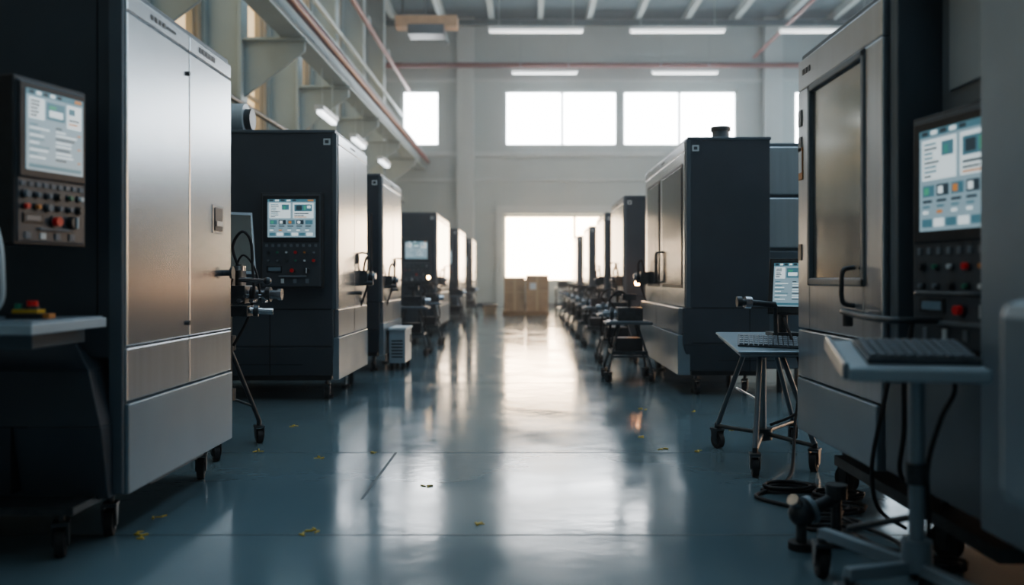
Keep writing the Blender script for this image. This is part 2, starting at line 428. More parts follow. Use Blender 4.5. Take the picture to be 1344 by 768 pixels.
def trim(n, *a, m='trim', bev=0.01):
    b = B(n); b.part('body',bev); b.box(*a, m); b.finish()
trim('trim_1', XL,XR,YB-0.10,YB,5.85,6.05)
trim('trim_2', -1.15,-0.86,YB-0.12,YB,0,3.9)
trim('trim_3', 3.40,3.69,YB-0.12,YB,0,3.9)
trim('trim_4', -1.15,3.69,YB-0.14,YB,3.62,3.95)
trim('trim_5', -2.65,-2.0,YB-0.28,YB-0.001,0,H)
trim('trim_6', 9.2,9.9,YB-0.28,YB-0.001,0,H)
trim('trim_7', XL,XR,YB-0.09,YB,8.75,8.9)
trim('trim_8', XL,XR,YB-0.06,YB,4.9,4.98)
trim('baseboard_back', XL,XR,YB-0.05,YB,0,0.18, m='slate2')

for i,y in enumerate((3.9,7.7,11.5,15.3,19.1,22.9,26.7,30.5)):
    b = B('steel_column'); b.part('body',0.012)
    b.box(XL+0.001,XL+0.06,y-0.18,y+0.18,0,H,'colm')
    b.box(XL+0.06,XL+0.62,y-0.03,y+0.03,0,H,'colm')
    b.box(XL+0.62,XL+0.69,y-0.18,y+0.18,0,H,'colm')
    b.part('bracket',0.01)
    b.poly([(XL+0.69,y-0.03,4.3),(XL+0.69,y-0.03,5.3),(-3.85,y-0.03,5.3),(-3.85,y-0.03,5.1),
            (XL+0.69,y+0.03,4.3),(XL+0.69,y+0.03,5.3),(-3.85,y+0.03,5.3),(-3.85,y+0.03,5.1)],
           [(0,3,2,1),(4,5,6,7),(0,1,5,4),(1,2,6,5),(2,3,7,6),(3,0,4,7)],'colm')
    b.box(XL+0.69,-3.8,y-0.15,y+0.15,5.27,5.32,'colm')
    b.box(XL+0.60,XL+0.85,y-0.24,y+0.24,8.9,9.1,'colm')
    b.finish()
b = B('crane_rail_beam'); b.part('body',0.01)
b.box(-4.25,-3.85,YF+.02,YB-.12,5.325,5.37,'colm'); b.box(-4.07,-4.03,YF+.02,YB-.12,5.37,5.88,'colm'); b.box(-4.25,-3.85,YF+.02,YB-.12,5.88,5.93,'colm')
b.box(-4.08,-4.02,YF+.02,YB-.12,5.93,6.0,'dmetal')
b.finish()
def pipe(name, pts, r, m='redpipe'):
    b = B(name); b.part('body',0); b.tube(pts, r, m, 14); b.finish()
pipe('sprinkler_main_pipe', [(-3.76,YF+.1,5.62),(-3.76,YB-.3,5.62)],0.075)
pipe('sprinkler_cross_pipe', [(XL+.05,33.55,9.3),(XR-.05,33.55,9.3)],0.10)
pipe('sprinkler_branch_pipe', [(8.7,YF+.1,9.56),(8.7,YB-.6,9.56)],0.06)
pipe('electrical_conduit', [(-4.75,YF+.1,7.4),(-4.75,YB-.3,7.4)],0.06,'colm')
pipe('compressed_air_pipe', [(-4.72,YF+.1,4.05),(-4.72,YB-.3,4.05)],0.05,'dmetal')
pipe('overhead_drain_pipe', [(-4.45,YF+.1,8.3),(-4.45,YB-.6,8.3)],0.07,'redpipe')
pipe('ceiling_conduit', [(-3.0,YF+.1,10.2),(-3.0,YB-.3,10.2)],0.06,'colm')
b = B('ceiling_purlins'); b.part('body',0.0)
for k in range(10):
    x=-5.0+k*1.85; b.box(x-0.10,x+0.10,28.6,YB-.01,H-0.30,H-.001,'purl')
b.finish()
b = B('roof_truss'); b.part('body',0); b.box(XL+.01,XR-.01,33.0,33.2,H-0.5,H-0.31,'ceil'); b.finish()
b = B('crane_hoist'); b.part('body',0.02)
b.box(-4.0,-2.1,26.8,27.3,8.85,9.2,'card'); b.box(-3.6,-2.5,26.7,27.4,8.6,8.9,'dmetal')
b.cyl((-3.1,27.05,9.2),(-3.1,27.05,H-0.001),0.03,'dmetal'); b.cyl((-3.8,27.05,9.2),(-3.8,27.05,H-0.001),0.03,'dmetal')
b.finish()

def fixture(x0,x1,y0,y1,z,m='tube',top=None):
    b = B('fluorescent_light'); b.part('housing',0.01)
    b.box(x0-0.04,x1+0.04,y0-0.05,y1+0.05,z,z+0.09,'white')
    b.part('tube',0.0); b.box(x0,x1,y0,y1,z-0.07,z,m)
    b.part('suspension',0)
    cx,cy=(x0+x1)/2,(y0+y1)/2
    if x1-x0>y1-y0: q=[(x0+0.3,cy),(x1-0.3,cy)]
    else: q=[(cx,y0+0.2),(cx,y1-0.2)]
    for a,c in q: b.cyl((a,c,z+0.09),(a,c,top or H-0.001),0.012,'colm',6)
    b.finish()
for x in (-1.15,3.35,8.1): fixture(x,x+2.95,27.7,27.94,9.02)
for x in (-0.5,4.75): fixture(x,x+2.4,32.6,32.84,8.85,top=H-0.55)
for y in (17.2,20.6,24.4):
    fixture(-4.10,-4.0,y,y+1.3,4.45,'tubeL',5.32)

b = B('floor_joints'); b.part('body',0)
for y in (3.92,5.77,9.6,14.0): b.box(-5.5,12.4,y-0.005,y+0.005,0.0,0.0012,'joint')
b.box(-0.862,-0.846,4.55,5.77,0.0,0.0012,'joint')
b.finish()
b = B('yellow_tape_scraps'); b.part('body',0)
for (px,py) in ((187,700),(405,700),(418,602),(340,592),(918,592),(490,594),(840,574),(843,537),(628,690),(960,565),(205,680),(193,705),(413,696),(385,560),(912,540),(870,590),(560,640)):
    Y=1322.5/(py-365); Xx=(px-690)*Y/1150
    a=random.uniform(0,3.1)
    for t in range(3):
        b.M=place(Xx+random.uniform(-.025,.025),Y+random.uniform(-.04,.04),0,math.degrees(a)+t*50)
        b.box(-0.018,0.018,-0.005,0.005,0.0,0.004+0.002*t,'scrap')
b.M=Matrix.Identity(4); b.finish()

# ------------------------------------------------------------ LEFT machine 1
b = B('cnc_machining_center'); X=lambda d:-(1.76+d)
y0,y1,top=3.81,5.17,2.44
b.part('body',0.014)
b.box(X(0.02),X(1.9),y0,y1,0.80,top-0.015,'slate')
b.box(X(0.0),X(1.91),y0-0.008,y1+0.008,top-0.03,top,'slate2')
b.box(X(-0.012),X(0.05),y0-0.012,y0+0.035,0.21,top-0.03,'slate2')
b.frustum((X(0.03),X(1.88),y0-0.05,y1-0.02),0.20,(X(0.03),X(1.9),y0-0.12,y1),0.52,'slate')
b.frustum((X(0.03),X(1.9),y0-0.12,y1),0.52,(X(0.09),X(1.9),y0-0.10,y1),0.76,'slate')
b.frustum((X(0.09),X(1.9),y0-0.10,y1),0.76,(X(0.20),X(1.9),y0,y1),0.88,'slate')
b.part('front_seams',0)
b.box(X(0.10),X(0.104),y0-0.004,y0+0.01,0.95,top-0.05,'gap')
b.box(X(0.34),X(1.8),y0-0.118,y0-0.10,0.515,0.523,'gap')
b.box(X(0.40),X(0.406),y0-0.125,y0-0.06,0.24,0.52,'gap')
b.part('doors',0.007)
ya,yb,ym = y0+0.012,y1,4.53
for a,c in ((ya,ym-0.004),(ym+0.004,yb)):
    b.box(X(-0.022),X(0.02),a,c,0.850,top-0.125,'steel')
    b.box(X(-0.022),X(0.02),a,c,top-0.120,top-0.035,'steel')
    b.box(X(-0.022),X(0.02),a,c,0.608,0.843,'steel2')
b.box(X(-0.030),X(0.02),ya,yb,0.205,0.600,'grey')
b.part('hardware',0.002)
for k in range(4): b.box(X(-0.0245),X(-0.02),4.06+k*0.045,4.09+k*0.045,top-0.09,top-0.065,'black')
for k in range(5): b.box(X(-0.0245),X(-0.02),4.66+k*0.05,4.70+k*0.05,top-0.09,top-0.06,'black')
for k in range(4): b.box(X(-0.0245),X(-0.02),4.24+k*0.03,4.26+k*0.03,top-0.085,top-0.07,'black')
b.box(X(-0.026),X(-0.018),4.86,5.03,1.40,1.56,'chrome')
b.box(X(-0.030),X(-0.022),4.885,5.005,1.415,1.545,'black')
b.box(X(-0.036),X(-0.026),4.90,4.99,1.44,1.47,'steel2')
b.cyl((X(-0.02),5.05,1.18),(X(-0.06),5.05,1.18),0.018,'dmetal'); b.cyl((X(-0.06),5.05,1.18),(X(-0.075),5.05,1.18),0.034,'dmetal')
b.cyl((X(-0.02),4.50,0.92),(X(-0.035),4.50,0.92),0.012,'dmetal'); b.cyl((X(-0.02),4.50,2.2),(X(-0.035),4.50,2.2),0.012,'dmetal')
b.part('casters',0)
for yy in (3.92,5.02): caster(b,X(0.10),yy,0.06,0.22,15); caster(b,X(1.6),yy,0.06,0.22,-10)
b.box(X(0.04),X(0.16),4.2,4.9,0.16,0.21,'dmetal')
caster(b,X(0.16),3.62,0.06,0.21,20); b.box(X(0.08),X(1.0),3.56,3.80,0.185,0.215,'dmetal')
th = math.degrees(math.atan2(0.35,0.092))
b.M = place(-1.925,3.29,1.275,th)
panel(b,0.37,0.645,0,0.13,0.60)
b.M = Matrix.Identity(4)
b.part('control_panel'); b.box(-2.35,-2.0,3.62,3.82,1.45,1.75,'slate')
b.part('worktop',0.01)
b.box(-2.75,-1.76,3.12,3.68,0.945,0.985,'pale'); b.box(-2.74,-1.77,3.14,3.67,0.985,0.992,'grey')
b.box(-2.7,-1.86,3.3,3.70,0.88,0.945,'slate2')
b.part('worktop_tools',0.002)
b.box(-2.01,-1.87,3.38,3.47,0.992,1.012,'black'); b.box(-1.99,-1.89,3.39,3.45,1.012,1.028,'yellow')
b.cyl((-1.925,3.42,1.028),(-1.925,3.42,1.04),0.026,'dmetal'); b.cyl((-1.925,3.42,1.04),(-1.925,3.42,1.062),0.020,'red')
b.cyl((-1.975,3.41,1.028),(-1.975,3.41,1.05),0.014,'green'); b.box(-1.87,-1.845,3.39,3.44,0.992,1.012,'orange')
b.cyl((-2.35,3.22,1.17),(-1.93,3.22,1.17),0.013,'wood'); b.cyl((-2.35,3.22,1.17),(-1.99,3.22,1.172),0.019,'dmetal')
b.box(-2.14,-2.08,3.20,3.25,0.99,1.17,'dmetal')
b.tube(curve([(-2.08,3.18,1.55),(-1.93,3.18,1.35),(-1.90,3.18,1.15),(-1.93,3.20,1.04),(-2.06,3.22,0.998)],8),0.010,'white',10)
b.finish()

# tripod instrument stand
b = B('tripod_tool_stand'); b.part('legs',0.003)
cx,cy=-2.02,5.95
b.cyl((cx,cy,0.30),(cx,cy,1.02),0.026,'dmetal')
for (ex,ey) in ((-1.86,6.12),(-2.40,6.25),(-1.95,5.52)):
    b.tube([(cx,cy,0.70),(ex,ey,0.15)],0.016,'dmetal',10); caster(b,ex,ey,0.048,0.15,30)
    b.tube([(cx,cy,0.34),((cx+ex)/2+0.3*(ex-cx),(cy+ey)/2+0.3*(ey-cy),0.26)],0.010,'dmetal',8)
b.cyl((cx,cy,0.32),(cx,cy,0.40),0.05,'dmetal'); b.cyl((cx,cy,0.66),(cx,cy,0.76),0.05,'dmetal')
b.part('tool_head',0.004)
b.box(-2.14,-1.86,5.80,5.98,0.98,1.10,'dmetal'); b.box(-2.05,-1.80,5.66,5.84,0.90,0.97,'dmetal')
b.cyl((-1.90,5.88,1.04),(-1.66,5.88,1.04),0.030,'chrome'); b.cyl((-1.84,5.88,1.04),(-1.81,5.88,1.04),0.055,'dmetal')
b.cyl((-1.74,5.88,1.04),(-1.71,5.88,1.04),0.050,'dmetal'); b.cyl((-1.66,5.88,1.04),(-1.635,5.88,1.04),0.040,'chrome')
b.cyl((-1.95,5.70,0.95),(-1.66,5.76,0.93),0.022,'chrome'); b.cyl((-1.78,5.735,0.937),(-1.75,5.74,0.935),0.04,'dmetal')
b.cyl((-1.90,5.82,1.14),(-1.72,5.80,1.13),0.016,'chrome'); b.ball((-1.71,5.80,1.13),0.026,'dmetal')
b.cyl((-1.92,5.86,1.08),(-1.92,5.86,1.24),0.022,'dmetal'); b.cyl((-1.92,5.86,1.20),(-1.92,5.86,1.23),0.045,'chrome')
b.tube(curve([(-1.92,5.86,1.22),(-1.96,5.86,1.36),(-1.90,5.86,1.46),(-1.84,5.86,1.40),(-1.82,5.84,1.22),(-1.80,5.80,1.05),(-1.84,5.80,0.88),(-1.95,5.85,0.7)],6),0.010,'rubber',8)
b.tube(curve([(-1.98,5.86,1.08),(-1.90,5.86,1.30),(-1.80,5.84,1.2),(-1.76,5.82,1.0)],6),0.007,'rubber',8)
for k in range(5): b.cyl((-1.88+k*0.04,5.80,1.00+0.03*(k%2)),(-1.88+k*0.04,5.74,1.0+0.03*(k%2)),0.014,'chrome',12)
b.part('tablet',0.006)
b.M = place(-2.12,6.25,1.18,35,-12); b.box(0,0.20,0,0.02,0,0.46,'pale'); b.box(0.012,0.188,-0.002,0.001,0.02,0.44,'glass'); b.M=Matrix.Identity(4)
b.box(-2.06,-2.0,5.95,6.27,1.06,1.20,'dmetal')
b.finish()

# ------------------------------------------------------------ LEFT row
def side_gear(b, s, xf, y, z=1.05):
    X=lambda d:s*(xf+d)
    b.part('side_fittings',0.003)
    b.box(X(-0.10),X(0.0),y-0.07,y+0.07,z-0.08,z+0.08,'dmetal')
    b.cyl((X(-0.08),y,z+0.02),(X(-0.18),y,z+0.02),0.035,'chrome',14)
    b.cyl((X(-0.12),y,z+0.02),(X(-0.15),y,z+0.02),0.055,'dmetal',16)
    b.cyl((X(-0.06),y-0.05,z-0.05),(X(-0.16),y-0.05,z-0.05),0.024,'dmetal',12)
    b.tube(curve([(X(-0.05),y,z+0.08),(X(-0.08),y,z+0.22),(X(-0.13),y-0.02,z+0.16),(X(-0.10),y-0.03,z-0.06),(X(-0.02),y,z-0.30)],5),0.011,'rubber',8)

b,X = machine(-1,1.76,8.10,9.62,2.52,2.0,1); side_gear(b,-1,1.77,9.3,1.15)
b.part('oil_mist_collector',0.01)
b.cyl((X(0.9),8.35,2.66),(X(1.5),8.35,2.66),0.15,'pale',28); b.cyl((X(0.84),8.35,2.66),(X(0.91),8.35,2.66),0.10,'dmetal',24)
b.box(X(1.0),X(1.4),8.25,8.45,2.50,2.56,'dmetal')
b.finish()
b,X = machine(-1,1.76,10.65,12.25,2.42,1.9,2); side_gear(b,-1,1.77,11.0,1.1); b.finish()
b,X = machine(-1,1.76,17.2,19.9,2.44,1.9,0); side_gear(b,-1,1.77,17.6,1.1); b.finish()
b,X = machine(-1,1.76,22.8,25.2,2.44,1.9,1); b.finish()
b,X = machine(-1,1.76,28.6,30.6,2.44,1.9,2); b.finish()
b = B('power_supply_cabinet'); b.part('body',0.012)
b.box(-1.70,-1.50,10.9,11.5,0.09,0.50,'pale'); b.box(-1.715,-1.485,10.88,11.52,0.50,0.53,'white')
b.part('vents',0.0)
for k in range(6): b.box(-1.67,-1.53,10.896,10.9,0.16+k*0.04,0.175+k*0.04,'gap')
b.box(-1.50,-1.49,11.35,11.39,0.32,0.42,'dmetal')
b.part('feet',0)
for x in (-1.67,-1.53):
    for y in (10.97,11.42): b.cyl((x,y,0),(x,y,0.1),0.025,'rubber',12)
b.finish()

# ------------------------------------------------------------ carts
def tool_cart(x, y, s, kind=0, z=0.78, lamp=False):
    b = B('rolling_tool_cart'); b.M = place(x,y,0,0)
    b.part('frame',0.003)
    for sx in (-1,1):
        for sy in (-1,1):
            b.tube([(sx*0.10,sy*0.08,z-0.03),(sx*0.24,sy*0.26,0.14)],0.014,'dmetal',8)
            caster(b,sx*0.24,sy*0.26,0.045,0.14,30*sx*sy)
    for sy in (-1,1): b.tube([(-0.2,sy*0.22,0.28),(0.2,sy*0.22,0.28)],0.012,'dmetal',8)
    b.box(-0.20,0.20,-0.22,0.22,0.30,0.34,'dmetal')
    b.part('tray',0.006); b.box(-0.26,0.26,-0.2,0.2,z-0.03,z,'slate2'); b.box(-0.22,0.22,-0.17,0.17,z,z+0.012,'grey')
    b.part('equipment',0.004)
    b.box(-0.12,0.16,-0.12,0.10,z+0.012,z+0.16,'dmetal')
    b.cyl((-s*0.08,0,z+0.09),(-s*0.28,0,z+0.09),0.04,'chrome',16); b.cyl((-s*0.16,0,z+0.09),(-s*0.20,0,z+0.09),0.07,'dmetal',18)
    b.cyl((0.02,0,z+0.16),(0.02,0,z+0.26),0.022,'dmetal',12); b.box(-0.06,0.10,-0.04,0.04,z+0.24,z+0.31,'dmetal')
    b.tube(curve([(0.02,0,z+0.28),(-s*0.10,0,z+0.34),(-s*0.20,0,z+0.24),(-s*0.16,0,z+0.14),(-s*0.2,0.05,z-0.25),(0,0.1,0.36)],6),0.011,'rubber',8)
    b.box(-0.15,0.15,-0.16,0.14,0.34,0.48,'black')
    if lamp:
        b.cyl((-s*0.02,-0.02,z+0.3),(-s*0.02,-0.02,z+0.42),0.012,'dmetal',8); b.part('lamp',0); b.ball((-s*0.02,-0.04,z+0.44),0.03,'lampw')
    b.M = Matrix.Identity(4); b.finish()
for (y,l) in ((13.1,False),(15.2,True),(21.0,False),(26.2,False)):
    tool_cart(-1.70,y,-1,lamp=l, z=0.72)

# ------------------------------------------------------------ RIGHT row
b,X = machine(1,1.57,8.50,11.35,2.52,0.80,1,dark_window=True,pan=False,baseout=0.06)
side_gear(b,1,1.55,11.1,1.15)
b.part('vent_stack',0.006); b.cyl((1.98,8.9,2.50),(1.98,8.9,2.66),0.085,'slate2',24); b.cyl((1.98,8.9,2.64),(1.98,8.9,2.68),0.10,'dmetal',24)
b.part('electrical_cabinet',0.012)
b.box(2.38,3.6,8.75,11.2,0.24,2.50,'slate2')
b.box(2.39,3.55,8.72,8.75,1.98,2.46,'steel2'); b.box(2.39,3.55,8.72,8.75,1.45,1.95,'steel2'); b.box(2.39,3.55,8.72,8.75,0.5,1.42,'slate2')
b.cyl((2.55,8.8,0.0),(2.55,8.8,0.25),0.03,'dmetal'); b.cyl((3.4,8.8,0.0),(3.4,8.8,0.25),0.03,'dmetal')
b.cyl((2.55,11.0,0.0),(2.55,11.0,0.25),0.03,'dmetal'); b.cyl((3.4,11.0,0.0),(3.4,11.0,0.25),0.03,'dmetal')
b.finish()
b,X = machine(1,1.57,13.9,15.9,2.46,1.7,0,pan=False); side_gear(b,1,1.55,14.2,1.1); b.finish()
b,X = machine(1,1.57,17.3,19.3,2.44,1.7,0,pan=False); side_gear(b,1,1.55,17.6,1.1); b.finish()
b,X = machine(1,1.57,21.6,23.6,2.44,1.7,0,pan=False); b.finish()
b,X = machine(1,1.57,26.6,28.8,2.44,1.7,0,pan=False); b.finish()
for (x,y,l) in ((1.15,9.9,False),(1.24,12.0,False),(1.22,14.8,False),(1.22,16.6,False),(1.22,18.6,False),(1.22,20.6,False),(1.22,22.8,False),(1.22,25.0,False)):
    tool_cart(x,y,1,lamp=l,z=0.66)
b = B('inspection_lamp'); b.part('stand',0.003)
b.cyl((1.75,12.75,0),(1.75,12.75,0.03),0.12,'dmetal'); b.cyl((1.75,12.75,0.03),(1.75,12.75,1.15),0.014,'dmetal')
b.tube([(1.75,12.75,1.15),(1.64,12.6,1.12)],0.012,'dmetal',8)
b.part('bulb',0); b.ball((1.60,12.55,1.08),0.035,'lamps',14)
b.finish()

# ------------------------------------------------------------ RIGHT machine 1
b = B('cnc_lathe'); X=lambda d:1.57+d
b.part('body',0.014)
b.box(X(0.02),X(1.6),3.74,4.97,0.86,2.385,'slate')
b.box(X(0.0),X(1.6),3.72,4.98,2.38,2.41,'slate2')
b.box(X(0.32),X(1.6),2.95,3.76,0.86,2.41,'slate')
b.box(X(0.0),X(1.6),2.95,3.76,2.50,2.72,'slate'); b.box(X(0.0),X(1.6),3.70,3.78,0.86,2.7,'slate2')
b.box(X(-0.03),X(1.6),2.25,2.97,0.30,2.75,'grey')
b.box(X(0.0),X(1.6),2.25,4.95,0.58,0.86,'slate2')
b.frustum((X(0.12),X(1.5),2.35,4.80),0.26,(X(0.0),X(1.6),2.3,4.95),0.40,'slate')
b.box(X(0.0),X(1.6),2.3,4.95,0.40,0.60,'slate')
b.part('doors',0.008)
b.box(X(-0.025),X(0.02),3.80,4.97,2.20,2.37,'steel2')
b.box(X(-0.025),X(0.02),4.77,4.97,0.87,2.20,'steel2'); b.box(X(-0.025),X(0.02),3.80,4.01,0.87,2.20,'steel2')
b.box(X(-0.025),X(0.02),4.01,4.77,0.87,1.13,'steel2')
b.box(X(-0.034),X(0.0),3.99,4.79,1.11,1.15,'slate2'); b.box(X(-0.034),X(0.0),3.99,4.79,2.16,2.20,'slate2')
b.box(X(-0.034),X(0.0),4.75,4.79,1.11,2.20,'slate2'); b.box(X(-0.034),X(0.0),3.99,4.03,1.11,2.20,'slate2')
b.box(X(-0.028),X(0.02),3.80,4.96,0.60,0.862,'steel2')
b.box(X(-0.034),X(0.02),3.84,4.96,0.30,0.592,'grey'); b.box(X(-0.02),X(0.02),2.98,3.78,0.32,0.85,'slate2')
b.part('door_window',0.003); b.box(X(-0.014),X(0.0),4.03,4.75,1.15,2.16,'glass')
b.part('upper_window',0.004); b.box(X(0.14),X(0.32),2.97,3.60,1.82,2.50,'slate2'); b.box(X(0.13),X(0.14),3.03,3.52,1.90,2.44,'grey')
b.part('hardware',0.002)
bar_handle(b,1,1.545,4.12,1.02,1.20,0.06,'dmetal',0.011)
for z in (2.0,1.85,1.25): b.box(X(-0.03),X(-0.02),4.90,4.955,z,z+0.09,'dmetal')
b.box(X(-0.03),X(-0.02),4.885,4.95,1.70,1.88,'orange'); b.box(X(-0.031),X(-0.029),4.89,4.945,1.74,1.86,'white')
for k in range(3): b.box(X(-0.028),X(-0.024),4.76+k*0.05,4.79+k*0.05,2.28,2.31,'black')
b.tube(curve([(X(-0.02),4.00,0.98),(X(-0.13),3.98,1.0),(X(-0.14),3.80,0.99),(X(-0.14),3.5,0.985),(X(-0.10),3.42,0.985),(X(0.1),3.42,0.985)],6),0.014,'dmetal',10)
b.cyl((X(-0.10),4.0,1.0),(X(-0.10),4.0,0.93),0.022,'dmetal')
b.tube(curve([(X(-0.06),3.42,0.98),(X(-0.10),3.40,0.78),(X(-0.08),3.45,0.55),(X(-0.05),3.55,0.35),(X(0.08),3.6,0.24)],6),0.010,'rubber',8)
b.tube(curve([(X(-0.02),3.70,0.80),(X(-0.08),3.66,0.6),(X(-0.10),3.72,0.35),(X(-0.04),3.8,0.15),(X(0.1),3.85,0.05)],6),0.009,'rubber',8)
b.part('casters',0)
for yy in (4.72,3.6,2.6): caster(b,X(0.16),yy,0.07,0.40,25); caster(b,X(1.3),yy,0.07,0.28,0)
b.box(X(0.05),X(0.3),3.0,4.6,0.17,0.22,'dmetal')
b.M = place(X(0.02),3.60,0.87,-80)
panel(b,0.60,0.93,1,0.14,0.55)
b.tube(curve([(0.10,-0.01,0.22),(0.11,-0.06,0.22),(0.28,-0.07,0.22),(0.45,-0.06,0.22),(0.46,-0.01,0.22)],5),0.010,'dmetal',8)
b.M = Matrix.Identity(4)
b.finish()

# ------------------------------------------------------------ laptop cart
b = B('laptop_cart'); b.part('frame',0.003)
feet=[(1.30,5.93),(1.33,5.08),(1.86,6.10),(1.72,5.22)]
hub=(1.50,5.55)
for (fx,fy) in feet:
    tx,ty = hub[0]+(fx-hub[0])*0.35, hub[1]+(fy-hub[1])*0.35
    b.tube([(tx,ty,0.70),(fx,fy,0.16)],0.016,'slate2',10)
    caster(b,fx,fy,0.055,0.17,random.uniform(-40,40))
    b.tube([(hub[0],hub[1],0.17),(fx,fy,0.15)],0.014,'dmetal',8)
b.cyl((hub[0],hub[1],0.12),(hub[0],hub[1],0.72),0.022,'grey'); b.cyl((hub[0],hub[1],0.13),(hub[0],hub[1],0.20),0.06,'dmetal')
b.tube([(1.40,5.25,0.42),(1.40,5.80,0.42)],0.010,'chrome',8)
b.part('tray',0.008)
b.M = place(1.52,5.55,0.735,0,7)
b.box(-0.235,0.28,-0.31,0.31,-0.02,0.0,'grey'); b.box(-0.25,0.29,-0.32,0.32,0.0,0.016,'grey'); b.box(-0.20,0.18,-0.2,0.25,-0.05,-0.02,'slate2')
b.part('keyboard',0.003)
b.M = b.M @ place(0.0,-0.12,0.020,-14,9)
b.box(-0.20,0.20,-0.10,0.10,0,0.022,'dmetal')
for r in range(5):
    for c in range(13): b.box(-0.19+c*0.0292,-0.19+c*0.0292+0.023,-0.09+r*0.036,-0.09+r*0.036+0.028,0.022,0.031,'key')
b.M = Matrix.Identity(4)
b.part('monitor',0.006)
b.box(1.58,1.76,5.60,5.78,0.76,0.80,'dmetal'); b.cyl((1.67,5.69,0.80),(1.67,5.69,1.0),0.03,'dmetal')
b.M = place(1.545,5.60,0.92,-30,-10)
b.box(0,0.30,0,0.05,0,0.36,'black'); b.box(0.01,0.29,-0.004,0,0.01,0.35,'dmetal')
b.part('display',0); screen(b,0.03,0.27,0.05,0.33,-0.006,0)
b.M = Matrix.Identity(4)
b.part('camera_arm',0.003)
b.cyl((1.58,5.55,0.98),(1.34,5.52,1.0),0.020,'dmetal'); b.cyl((1.42,5.53,0.995),(1.38,5.525,0.998),0.038,'chrome'); b.cyl((1.36,5.52,1.0),(1.33,5.52,1.0),0.034,'dmetal')
b.tube([(1.58,5.55,0.98),(1.60,5.60,0.78)],0.014,'dmetal',8)
b.tube(curve([(1.75,5.7,0.95),(1.86,5.7,0.8),(1.88,5.65,0.5),(1.75,5.6,0.3),(1.55,5.55,0.22)],6),0.009,'rubber',8)
b.tube(curve([(1.62,5.5,0.90),(1.66,5.3,0.6),(1.60,5.2,0.3),(1.52,5.0,0.06),(1.45,4.9,0.012)],6),0.009,'rubber',8)
b.finish()

b = B('floor_cable'); b.part('body',0)
def loop(cx,cy,r,n,z=0.012,rr=0.009):
    pts=[]
    for i in range(n*10):
        a=i/10*2*math.pi; q=r*(1+0.15*math.sin(i*0.37))
        pts.append((cx+q*math.cos(a),cy+0.6*q*math.sin(a),z+0.008*(i//10)+0.004*math.sin(i)))
    b.tube(pts,rr,'rubber',8)
loop(1.42,4.72,0.13,4); loop(1.50,4.30,0.15,3); loop(1.62,4.55,0.12,4); loop(1.40,4.02,0.12,3); loop(1.60,3.45,0.12,3)
b.tube(curve([(1.30,4.70,0.012),(1.20,4.55,0.012),(1.35,4.3,0.012),(1.28,4.1,0.012),(1.45,3.9,0.012),(1.50,3.7,0.012),(1.62,3.6,0.012)],8),0.010,'rubber',8)
b.tube(curve([(1.55,4.75,0.012),(1.62,4.4,0.012),(1.48,4.1,0.03),(1.60,3.8,0.012),(1.55,3.5,0.012)],8),0.009,'rubber',8)
b.finish()

# ------------------------------------------------------------ keyboard stand
b = B('keyboard_stand'); b.part('column',0.004)
px,py=1.33,2.98
b.cyl((px,py,0.18),(px,py,0.86),0.026,'grey'); b.cyl((px,py,0.45),(px,py,0.52),0.036,'dmetal'); b.cyl((px,py,0.16),(px,py,0.26),0.05,'grey')
b.box(px-0.06,px+0.06,py-0.06,py+0.06,0.82,0.86,'dmetal')
b.tube([(px,py,0.34),(px-0.16,py+0.2,0.24)],0.012,'dmetal',8)
b.part('base',0.008)
for (ex,ey) in ((1.14,3.38),(1.06,2.90),(1.42,2.62),(1.50,3.36)):
    d=Vector((ex-px,ey-py,0)); a=math.degrees(math.atan2(d.y,d.x)); l=d.length
    b.M=place(px,py,0,a); b.frustum((0,l,-0.022,0.022),0.15,(0,l*0.98,-0.018,0.018),0.19,'grey'); b.M=Matrix.Identity(4)
    caster(b,ex,ey,0.055,0.16,a+60)
b.part('tray',0.012)
b.M = place(1.27,2.98,0.88,-10,10)
b.box(-0.20,0.23,-0.19,0.19,-0.02,0.012,'pale'); b.box(-0.215,-0.195,-0.19,0.19,-0.03,0.03,'grey'); b.box(-0.2,0.23,-0.205,-0.185,-0.03,0.018,'pale')
b.part('keyboard',0.003)
b.box(-0.13,0.22,-0.14,0.13,0.012,0.032,'dmetal')
for r in range(6):
    for c in range(11): b.box(-0.12+c*0.030,-0.12+c*0.030+0.024,-0.12+r*0.038,-0.12+r*0.038+0.030,0.032,0.042,'key')
b.M = Matrix.Identity(4)
b.part('cable',0)
b.tube(curve([(1.44,3.08,0.90),(1.47,3.0,0.78),(1.40,2.95,0.68),(1.37,2.99,0.5),(1.38,3.0,0.3),(1.42,3.15,0.05),(1.46,3.2,0.012)],6),0.008,'rubber',8)
b.finish()

b = B('foot_pedal_unit'); b.part('body',0.005)
b.cyl((1.17,3.72,0.0),(1.17,3.72,0.03),0.055,'rubber'); b.cyl((1.17,3.72,0.03),(1.17,3.72,0.12),0.022,'dmetal')
b.ball((1.17,3.72,0.15),0.055,'dmetal',16); b.cyl((1.17,3.72,0.15),(1.34,3.78,0.20),0.028,'dmetal'); b.cyl((1.20,3.73,0.16),(1.22,3.735,0.166),0.06,'grey')
b.cyl((1.34,3.78,0.20),(1.34,3.78,0.0),0.022,'dmetal'); b.cyl((1.17,3.72,0.17),(1.12,3.68,0.22),0.026,'chrome')
b.box(1.28,1.42,3.72,3.86,0.0,0.05,'dmetal'); b.cyl((1.34,3.78,0.2),(1.34,3.78,0.26),0.045,'dmetal')
b.finish()

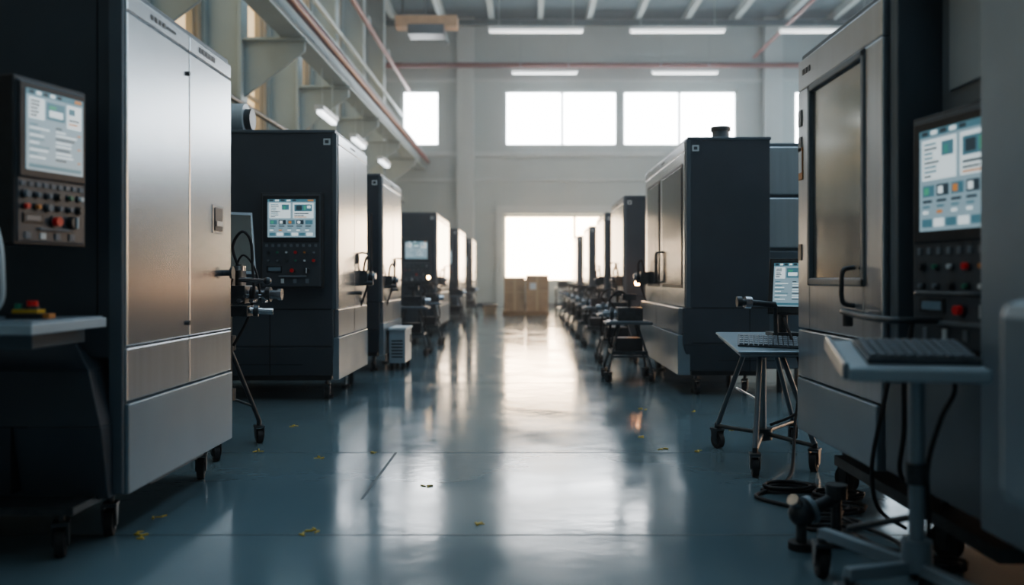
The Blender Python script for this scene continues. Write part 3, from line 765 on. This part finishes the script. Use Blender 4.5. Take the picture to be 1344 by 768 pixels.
b = B('operator_chair'); b.part('backrest',0.05)
b.box(1.10,1.18,1.62,2.06,0.62,1.10,'grey')
b.part('seat',0.03); b.box(1.20,1.64,1.62,2.06,0.46,0.53,'slate2')
b.part('frame',0.004)
b.tube(curve([(1.17,1.84,0.80),(1.20,1.84,0.55),(1.28,1.84,0.44),(1.42,1.84,0.44)],5),0.02,'dmetal',10)
b.cyl((1.42,1.84,0.12),(1.42,1.84,0.47),0.028,'dmetal')
for k in range(5):
    a=2*math.pi*k/5+0.3; ex,ey=1.42+0.26*math.cos(a),1.84+0.26*math.sin(a)
    b.tube([(1.42,1.84,0.15),(ex,ey,0.115)],0.018,'dmetal',8); caster(b,ex,ey,0.04,0.1,math.degrees(a))
b.finish()

b = B('cardboard_crates'); b.part('boxes',0.01)
for (x0,x1,ya,yb,z0,z1) in ((-0.66,-0.02,27.0,27.8,0.12,1.18),(0.0,0.70,26.9,27.8,0.12,1.24),(-0.60,-0.1,27.9,28.5,0.0,0.9)):
    b.box(x0,x1,ya,yb,z0,z1,'card'); 
    b.box((x0+x1)/2-0.04,(x0+x1)/2+0.04,ya-0.004,ya,z0+0.02,z1,'tape'); b.box(x0+0.02,x1-0.02,ya-0.006,ya,z0+(z1-z0)*0.55,z0+(z1-z0)*0.57,'tape')
b.box(0.12,0.32,26.892,26.9,0.8,1.0,'white')
b.part('pallet',0.004)
for k in range(6): b.box(-0.70+k*0.24,-0.52+k*0.24,26.85,27.85,0.09,0.12,'wood')
for y in (26.87,27.3,27.75): b.box(-0.70,0.72,y,y+0.08,0.0,0.09,'wood')
b.finish()
b = B('plastic_storage_bin'); b.part('body',0.01)
b.frustum((-1.3,-0.95,27.4,27.9),0,(-1.35,-0.9,27.35,27.95),0.28,'card'); b.box(-1.37,-0.88,27.33,27.97,0.28,0.31,'dmetal'); b.finish()
b = B('parts_trolley'); b.part('body',0.006)
for x in (0.95,1.35):
    for y in (27.2,27.7): b.cyl((x,y,0.08),(x,y,0.85),0.02,'dmetal'); caster(b,x,y,0.04,0.1)
for z in (0.2,0.5,0.83): b.box(0.93,1.37,27.18,27.72,z,z+0.03,'grey')
b.box(1.0,1.3,27.25,27.6,0.86,1.05,'dmetal'); b.box(1.0,1.25,27.3,27.6,0.53,0.7,'pale'); 
b.finish()

# ------------------------------------------------------------ world: faint dust haze
w = D.worlds.new('sky_world'); SC.world = w; w.use_nodes=True
bg = w.node_tree.nodes['Background']; bg.inputs['Color'].default_value=(0.55,0.75,0.95,1); bg.inputs['Strength'].default_value=0.6
vs = w.node_tree.nodes.new('ShaderNodeVolumeScatter'); vs.inputs['Density'].default_value=0.005; vs.inputs['Anisotropy'].default_value=0.6
vs.inputs['Color'].default_value=(0.92,0.95,1.0,1)
w.node_tree.links.new(vs.outputs['Volume'], w.node_tree.nodes['World Output'].inputs['Volume'])

cam = D.cameras.new('camera'); co = D.objects.new('camera',cam); COL.objects.link(co)
co.location=(0,0,1.15); co.rotation_euler=(math.radians(90),0,0)
cam.sensor_width=36; cam.lens=36*1150/1344; cam.shift_x=-18/1344; cam.shift_y=-19/1344
cam.clip_start=0.05; cam.clip_end=200
cam.dof.use_dof=True; cam.dof.focus_distance=6.0; cam.dof.aperture_fstop=1.0
SC.camera=co
SC.view_settings.view_transform='AgX'
SC.view_settings.look='AgX - Medium High Contrast'
SC.view_settings.exposure=-0.08
